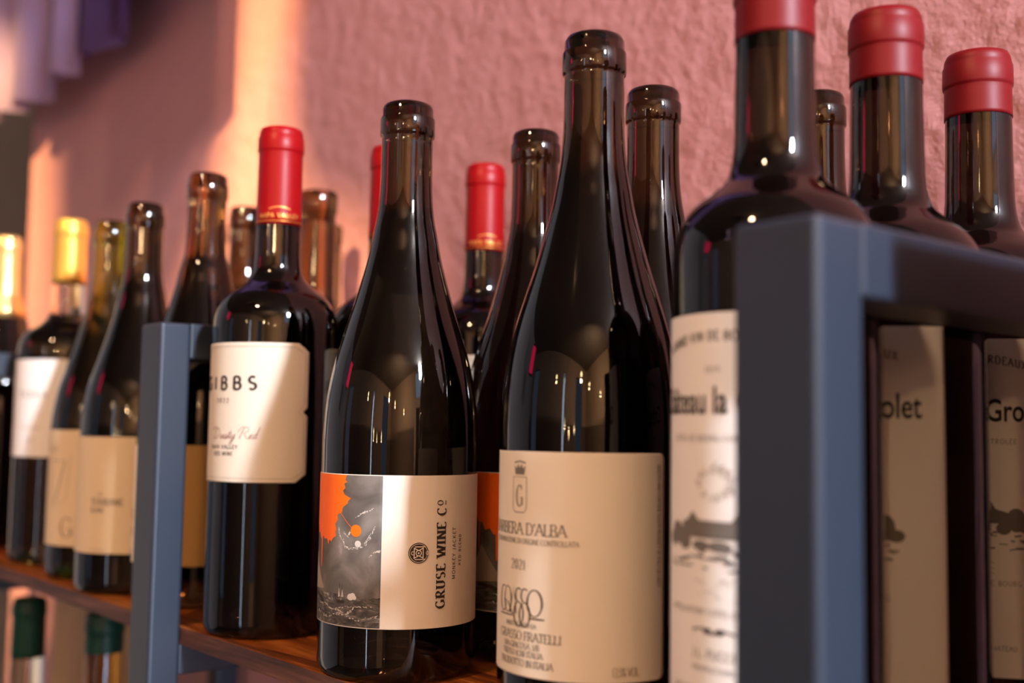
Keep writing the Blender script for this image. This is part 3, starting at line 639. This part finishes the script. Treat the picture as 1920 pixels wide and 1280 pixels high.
# 3 hatched-label red capsule bottle
def make_hatched():
    t = empty('wine_bottle'); H, R = 301, 37.5
    pr = bordeaux(R, H, 13.1, 178, 'plain')
    glass(pr, g_bord, t)
    cp = obj('capsule', lathe(capsule(pr, H, 240, 15.0)), m_red, t, True)
    rr = prof_r(pr, 245) + 0.45
    wrap('gold_print', text_tris("NAPA VALLEY", 2.6, 11.5, 243.8, thick=0.2, thin=0.16, serif=False, align='c', track=0.25) + stroke([(5, 249.0), (8, 250.0), (11.5, 250.4), (15, 250.0), (18, 249.0)], 0.7, 0.5) + stroke([(-44, 241.8), (44, 241.8)], 0.3), rr, m_goldprint, cp, off=0.2)
    z0, z1 = 85, 166
    def lim(z):
        d = min(z - z0, z1 - z); c = 6.5 * max(0, 1 - d / 5.0)
        nt_ = 3.0 * max(0, 1 - abs(z - 126) / 2.4)
        return -51 + c + nt_, 51 - c - nt_
    lb = label_patch('label', R, -51, 51, z0, z1, m_hatch, t, lim=lim, nz=70, corner=5.0)
    B = [(-58, 87.5), (-58, 164.5)]
    ins = 2.4
    pts = [(51 - ins, z0 + 6.2), (51 - ins, 122.4), (51 - ins - 4.0, 126), (51 - ins, 129.6), (51 - ins, z1 - 6.2), (51 - ins - 6.0, z1 - ins), (-51 + ins + 6, z1 - ins), (-51 + ins, z1 - 6.2), (-51 + ins, z0 + 6.2), (-51 + ins + 6, z0 + ins), (51 - ins - 6, z0 + ins), (51 - ins, z0 + 6.2)]
    wrap('border_line', stroke(pts, 0.25, 0.25), R, m_inkpale, lb)
    # pale margin outside the border line
    tx = text_tris("GIBBS", 7.4, 0.8, 138.6, thick=0.25, thin=0.19, serif=False, align='c', sx=1.22, track=0.45)
    wrap('lettering', tx, R, m_ink, lb)
    tx = text_tris("2022", 2.4, -2, 131.0, thick=0.2, thin=0.15, serif=False, align='c', track=0.65)
    wrap('lettering', tx, R, m_ink, lb)
    tx = text_tris("NAPA VALLEY", 2.2, -1, 104.2, thick=0.16, thin=0.13, serif=False, align='c', track=0.28)
    wrap('lettering', tx, R, m_ink, lb)
    tx = text_tris("RED WINE", 2.2, -1, 100.3, thick=0.16, thin=0.13, serif=False, align='c', track=0.28)
    wrap('lettering', tx, R, m_ink, lb)
    # cursive line
    def cur(x, y, h):
        s = []
        s += stroke([(x + 2.0, y), (x + 4.4, y + h)], 0.5, 0.25) + stroke([(x - 1, y + h * 0.75), (x + 2.5, y + h * 1.05), (x + 6.8, y + h * 0.85), (x + 7.0, y + h * 0.4), (x + 4.0, y), (x + 1.0, y + 0.1), (x + 0.2, y + 0.8)], 0.5, 0.25)
        x += 8.0
        def hump(x, pts): return stroke([(x + u + v * 0.38, y + v) for u, v in pts], 0.55, 0.32)
        l = h * 0.42
        s += hump(x, [(0, l), (0.0, 0.4), (0.9, 0), (2.2, l * 0.8), (2.3, l)]) + hump(x, [(2.3, l), (2.2, 0.3), (3.4, 0.4)]); x += 3.4
        s += hump(x, [(0, 0.4), (1.3, l), (1.6, l * 0.4), (0.9, 0), (0.2, 0.2)]) + hump(x, [(1.2, 0), (2.6, 0.8)]); x += 2.6
        s += hump(x, [(0, 0.6), (0.8, l * 2), (0.6, 0.4), (1.6, 0.2), (2.2, 0.9)]) + hump(x, [(-0.3, l * 1.2), (1.8, l * 1.25)]); x += 2.3
        s += hump(x, [(0, l), (0, 0.4), (1.0, 0), (2.2, l)]) + hump(x, [(2.3, l), (1.6, -l * 0.9), (0.3, -l * 1.3), (0.2, -l * 0.7), (2.8, 0.6)]); x += 6.0
        s += hump(x, [(0, 0), (0.6, h)]) + stroke([(x - 1.2, y + h * 0.6), (x + 2, y + h * 1.05), (x + 5.4, y + h * 1.02), (x + 6.0, y + h * 0.72), (x + 3.0, y + h * 0.5), (x + 4.6, y + 0.3), (x + 6.6, y + 0.2)], 0.45, 0.25); x += 5.6
        s += hump(x, [(0, 0.5), (1.5, l * 0.7), (1.3, l), (0.4, l * 0.8), (0.2, 0.4), (1.0, 0), (2.3, 0.8)]); x += 2.4
        s += hump(x, [(1.6, l), (0.4, l * 0.8), (0.2, 0.3), (1.0, 0), (1.8, 0.8)]) + hump(x, [(1.8, h * 1.05), (1.7, 0.3), (2.8, 0.7)])
        return s
    wrap('cursive_lettering', cur(-11.5, 110.0, 6.6), R, m_inkred, lb)
    return t
hat = make_hatched()

# 4 chateau bottle
def make_chateau():
    t = empty('wine_bottle'); H, R = 293, 37.4
    pr = bordeaux(R, H, 14.2, 182, 'plain')
    glass(pr, g_bord, t)
    obj('capsule', lathe(capsule(pr, H, 263, 15.5, t=0.4)), m_darkred, t, True)
    lb = label_patch('label', R, -43, 43, 19, 159, m_paper3, t, corner=1.0)
    wrap('lettering', font_tris("Château la Grolet", 13.2, 0, 124.5, sx=0.70, off=0.22, align='CENTER'), R, m_ink, lb)
    tx = text_tris("GRAND VIN DE BORDEAUX", 3.3, 0, 149.5, thick=0.16, thin=0.10, serif=False, align='c', track=0.24, sx=0.82, curve=0.0055)
    wrap('lettering', tx, R, m_ink, lb)
    for tx in (text_tris("2019", 2.0, 0, 138.5, thick=0.14, thin=0.1, align='c', serif=False, track=0.3),
               text_tris("COTES DE BOURG CONTROLEE", 2.0, 0, 115.0, thick=0.13, thin=0.1, align='c', serif=False, track=0.2),
               text_tris("APPELLATION COTES DE BOURG", 2.0, 0, 56.5, thick=0.13, thin=0.1, align='c', serif=False, track=0.2),
               text_tris("J.L. PUCCI", 3.0, 0, 42.0, thick=0.13, thin=0.1, align='c', serif=False, track=0.1),
               text_tris("PROPRIETAIRE", 1.8, 0, 37.6, thick=0.13, thin=0.1, align='c', serif=False, track=0.2),
               text_tris("MIS EN BOUTEILLE AU CHATEAU", 2.0, 0, 30.0, thick=0.13, thin=0.1, align='c', serif=False, track=0.1)):
        wrap('small_print', tx, R, m_inkgrey, lb)
    # engraved drawing of a country house with trees, vine rows below
    rs = random.Random(3); q = []
    q += poly_tris([(-15, 82), (17, 82), (17, 86.5), (12, 88), (10, 91.5), (7.5, 88), (-6, 88), (-9, 91), (-12, 88), (-15, 87)])
    for cx, cy, rx, ry in ((-19, 83, 4.5, 4.0), (-13.5, 80.5, 3.5, 3.0), (20, 83.5, 4.0, 5.0), (15, 80, 3.0, 2.6), (-23, 81, 3.0, 2.4), (24, 80.5, 3.4, 2.4), (3, 79.5, 5, 1.8), (-5, 79.5, 4, 1.8)): q += disc(cx, cy, rx, ry, 14)
    for k in range(46):
        x = rs.uniform(-24, 24); y = 78.5 - rs.random() * 7.5; l = rs.uniform(1.5, 6) * (1 - abs(x) / 50)
        q += stroke([(x - l / 2, y), (x + l / 2, y + rs.uniform(-0.5, 0.5))], rs.uniform(0.3, 0.9))
    wrap('house_drawing', q, R, m_inkgrey, lb)
    q = []
    for k in range(34):
        an = rs.uniform(0, 2 * PI); x = 1 + 8 * math.cos(an) * rs.uniform(0.7, 1); y = 101 + 6 * math.sin(an) * rs.uniform(0.7, 1)
        q += stroke(arc(x, y, rs.uniform(0.6, 1.6), rs.uniform(0.6, 1.4), an * 57, an * 57 + 200, 6), 0.28)
    wrap('fine_ornament', q, R, m_inkpale, lb); q = []
    for k in range(16):
        x = rs.uniform(-10, 10); y = rs.uniform(61, 69); q += stroke([(x, y), (x + rs.uniform(1, 3), y + rs.uniform(-1, 1))], 0.25)
    wrap('fine_ornament', q, R, m_inkpale, lb)
    q = stroke([(-9, 51), (-4, 52), (0, 50.2), (4, 52), (9, 51)], 0.8, 0.6) + disc(-2, 51.2, 2.0, 1.0, 10) + disc(3, 51.2, 2.0, 1.0, 10)
    wrap('flourish', q, R, m_ink, lb)
    return t
cha = make_chateau()

# 5 plain dark bottles for the back ranks; some with labels
def make_plain(H, R, kind, gm, cap=None, cap_z=None, lab=None, seal=None):
    t = empty('wine_bottle')
    pr = burgundy(R, H, 'band' if cap is None else 'plain') if kind == 'burgundy' else bordeaux(R, H, 14.0, H * 0.60, 'round' if cap is None else 'plain')
    glass(pr, gm, t)
    if cap is not None: obj('capsule', lathe(capsule(pr, H, cap_z, 15.0)), cap, t, True)
    if lab is not None:
        x0, x1, z0, z1, pm, fn = lab
        lb = label_patch('label', R, x0, x1, z0, z1, pm, t)
        if fn: fn(lb, R)
    return t
def lab_touraine(lb, R):
    wrap('lettering', text_tris("LA", 2.6, -9.5, 66, thick=0.14, thin=0.08, align='l') + text_tris("TOURANE", 4.6, -15.5, 59.4, thick=0.16, thin=0.07, align='l', track=0.05) + text_tris("BLANC", 3.2, -15.5, 54.2, thick=0.15, thin=0.08, align='l', track=0.05), R, m_inkgrey, lb)
    wrap('small_print', text_tris("MIS EN BOUTEILLE", 1.3, -15.5, 27, thick=0.12, thin=0.1, serif=False), R, m_inkpale, lb)
def lab_number(lb, R):
    q = stroke([(-10, 88), (6, 88), (-4, 55)], 1.6, 1.0) + stroke([(-15, 91), (-10, 60), (-5, 52), (8, 58), (11, 92)], 0.5, 0.4) + text_tris("G", 15, 3, 29, thick=0.16, thin=0.05) + text_tris("VIN", 4, -14, 95, thick=0.12, thin=0.06, track=0.3)
    wrap('lettering', q, R, m_inkpale, lb)
def lab_rr(lb, R):
    wrap('lettering', text_tris("TERRA", 5.2, 0, 139, thick=0.15, thin=0.08, align='c', track=0.5) , R, m_inkgrey, lb)
    wrap('small_print', text_tris("VINO BIANCO", 2.2, 0, 112, thick=0.13, thin=0.1, align='c', serif=False, track=0.2) + text_tris("2021", 2.6, 0, 101, thick=0.13, thin=0.1, align='c', serif=False, track=0.2), R, m_inkpale, lb)
def lab_strip(lb, R):
    wrap('pale_panel', poly_tris([(-49.6, 24.6), (-36, 24.6), (-36, 103.4), (-49.6, 103.4)]), R, m_paper, lb, off=0.25)
    wrap('red_marks', poly_tris([(-49, 42), (-43, 42), (-43, 47), (-49, 47)]) + poly_tris([(-49, 52), (-44, 52), (-44, 60), (-49, 60)]), R, m_inkred, lb)
    wrap('blue_patch', poly_tris([(-49, 24.6), (-43, 24.6), (-43, 33), (-49, 33)]), R, mat('blue_ink', (0.05, 0.12, 0.35), 0.6), lb)

place(sea, -485, 337, 0, 0, 'dark bottle with grey sea painting and orange splash label, whole label facing us', 'sea painting bottles')
place(copy_tree(sea), -480, 423, 0, 43, 'dark bottle with sea painting label, second in its row behind the foremost one', 'sea painting bottles')
place(bar, -356, 348, 0, -47, 'tallest dark bottle at the shelf front, plain cream label with small crest', 'dark bottles with cream crest label')
place(copy_tree(bar), -392, 426, 0, -50, 'dark glass bottle neck just right of the tallest front bottle, behind it', 'dark bottles with cream crest label')
place(copy_tree(bar), -339, 494, 0, -40, 'dark bottle neck by the wall, half hidden between the first two red topped bordeaux', 'dark bottles with cream crest label')
place(hat, -621.5, 337, 0, -46, 'bright red capsule bottle with notched cream label, foremost beside the left post', 'red capsule bottles')
place(copy_tree(hat), -612, 413, 0, -30, 'red capsule bottle almost hidden behind the sea painting bottle neck', 'red capsule bottles')
place(copy_tree(hat), -608, 489.5, 0, -40, 'red capsule bottle by the wall right of the sea painting bottle', 'red capsule bottles')
place(cha, -252, 340, 0, -34, 'red topped bordeaux with white label, foremost of three beside the right post', 'bordeaux with white label and short red capsule')
place(copy_tree(cha), -252.5, 416.5, 0, -34, 'red topped bordeaux, middle of three, seen through the right end frame', 'bordeaux with white label and short red capsule')
place(copy_tree(cha), -252, 493, 0, -12, 'red topped bordeaux at the far right nearest the wall, last of three', 'bordeaux with white label and short red capsule')
m_card = mat('beige_cardboard', (0.50, 0.34, 0.19), 0.85); noise_bump(m_card, 300, 0.2)
t = tag(empty('light_block_carton', (-0.045, 0.4105, -0.0045)), 'added cardboard carton out of the picture, blocking window light past the right end frame', 'box')  # added out of view to keep window light off the white labels
boxo('carton', (-0.095, 0.095, -0.109, 0.109, 0, 0.205), m_card, t, 0.0015)
boxo('tape', (-0.0955, 0.0955, -0.02, 0.02, 0.17, 0.2056), m_tan, t)
# left of the left post
e1 = make_plain(296, 42, 'burgundy', g_amber, lab=(-50, 62, 24, 104, m_tan, lab_strip))
place(e1, -751, 350, 0, -20, 'brown glass bottle with tan label partly hidden by the left steel post')
d1 = make_plain(285, 40.5, 'burgundy', g_burg, lab=(-62, 62, 25, 108, m_beigelabel, lab_touraine))
place(d1, -834, 339, 0, -24, 'dark bottle with beige lettered label, front row left of the left post')
c1 = make_plain(284, 40.5, 'burgundy', g_olive, lab=(-60, 60, 22, 112, m_beigelabel, lab_number))
place(c1, -923, 347, 0, -50, 'olive green bottle with large pale figures on its beige label')
b1 = make_plain(300, 40, 'bordeaux', g_greenwhite, cap=m_gold, cap_z=242, lab=(-52, 52, 88, 172, m_paper3, lab_rr))
place(b1, -1033, 351, 0, -38, 'green bottle with gold capsule and white label at the left')
a1 = make_plain(305, 44, 'burgundy', g_bord, cap=m_palegold, cap_z=222)
place(a1, -1205, 347, 0, 0, 'bottle with long pale gold foil cut by the left picture edge')
n13 = make_plain(303, 37.5, 'bordeaux', g_amber)
place(n13, -776, 455, 0, 0, 'brown bottle neck just right of the bright red capsule, second row')
o = copy_tree(n13); o.scale = (1, 1, 1); place(o, -900, 537, 0, 0, 'small dark bottle neck by the wall, peeping out behind the brown neck')
n12 = make_plain(301, 37.5, 'burgundy', g_burg)
place(n12, -868, 440, 0, 0, 'dark bottle neck seen just left of the bright red capsule')
o = copy_tree(n12); place(o, -955, 451, 0, 0, 'dark bottle neck sliver behind the brown glass bottle')

# lower tier
l1 = make_plain(304, 37.5, 'bordeaux', g_clear, cap=m_green, cap_z=252)
place(l1, -1075, 344, -345, 0, 'green capsule bottle on the lower tier at the bottom left')
l2 = make_plain(314, 42, 'bordeaux', glass_mat('honey_wine_glass', (0.30, 0.11, 0.015), (0.45, 0.22, 0.05), 0.21), cap=m_green, cap_z=284)
place(l2, -897, 345, -345, 0, 'amber bottle with dark green capsule on the lower tier, under the shelf edge')
l3 = make_plain(300, 37.5, 'bordeaux', g_bord)
place(l3, -660, 400, -345, 0, 'dark bottle top under the shelf beside the left post')
def gift_box():
    t = empty('gift_box', (-1.205, 0.470, -0.345))
    boxo('carton', (-0.045, 0.045, -0.045, 0.045, 0, 0.318), m_card, t, 0.0015)
    boxo('lid_flap', (-0.0456, 0.0456, -0.0456, 0.0456, 0.29, 0.3195), m_card, t, 0.0015)
    tag(t, 'upright beige cardboard bottle box on the lower tier', 'box')
gift_box()

# ------------------------------------------------------------------ hanging lavender cloth, top left
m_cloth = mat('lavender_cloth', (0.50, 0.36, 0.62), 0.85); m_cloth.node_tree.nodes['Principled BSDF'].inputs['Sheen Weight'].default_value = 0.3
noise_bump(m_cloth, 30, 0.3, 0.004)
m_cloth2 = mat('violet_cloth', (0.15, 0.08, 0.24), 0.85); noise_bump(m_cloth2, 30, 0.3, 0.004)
def pleated(x0, x1, y, z0, z1, depth, folds, drop, mt, parent, ph=0):
    bm = bmesh.new(); nx = 60; nz = 10; rows = []
    for j in range(nz + 1):
        row = []
        for i in range(nx + 1):
            u = i / nx; zz = z1 + (z0 + drop * (0.5 + 0.5 * math.sin(u * 5 + ph)) - z1) * j / nz
            amp = depth * (0.35 + 0.65 * j / nz)
            row.append(bm.verts.new((x0 + (x1 - x0) * u, y + amp * math.sin(u * folds * 2 * PI + ph) + 0.3 * amp * math.sin(u * folds * 4.6 * PI), zz)))
        rows.append(row)
    for A, B in zip(rows, rows[1:]):
        for i in range(nx): bm.faces.new((A[i], A[i + 1], B[i + 1], B[i]))
    g = bmesh.ops.extrude_face_region(bm, geom=bm.faces[:])
    for v in [q for q in g['geom'] if isinstance(q, bmesh.types.BMVert)]: v.co.y += 0.0015
    bmesh.ops.recalc_face_normals(bm, faces=bm.faces[:])
    return obj('cloth_panel', bm, mt, parent, True)
cl = tag(empty('hanging_cloth', (0, 0, 0)), 'lavender pleated cloth hanging from above at the top left', 'cloth')
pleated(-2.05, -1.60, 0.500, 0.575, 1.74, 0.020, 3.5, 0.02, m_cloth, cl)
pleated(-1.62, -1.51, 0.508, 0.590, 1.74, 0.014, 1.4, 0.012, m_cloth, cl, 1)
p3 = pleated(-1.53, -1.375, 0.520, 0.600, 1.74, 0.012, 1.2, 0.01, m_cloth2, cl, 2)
p3['label'] = 'added violet panel out of view, shading the wall'
pleated(-1.34, -1.115, 0.455, 0.635, 1.74, 0.088, 1.6, 0.02, m_cloth2, cl, 2)['label'] = 'added violet panel out of view, shading the wall'  # added above the view to darken the wall left of the streak
pleated(-1.36, -1.075, 0.310, 0.605, 1.74, 0.050, 2.2, 0.02, m_cloth2, cl, 1)['label'] = 'added violet panel out of view, shading the wall'  # added farther forward, unseen, to block the downlight from that wall
pleated(-0.83, -0.70, 0.480, 0.610, 1.74, 0.062, 2.0, 0.02, m_cloth2, cl, 1)['label'] = 'added violet panel out of view, shading the wall'  # added out of view to keep window light off the upper left wall
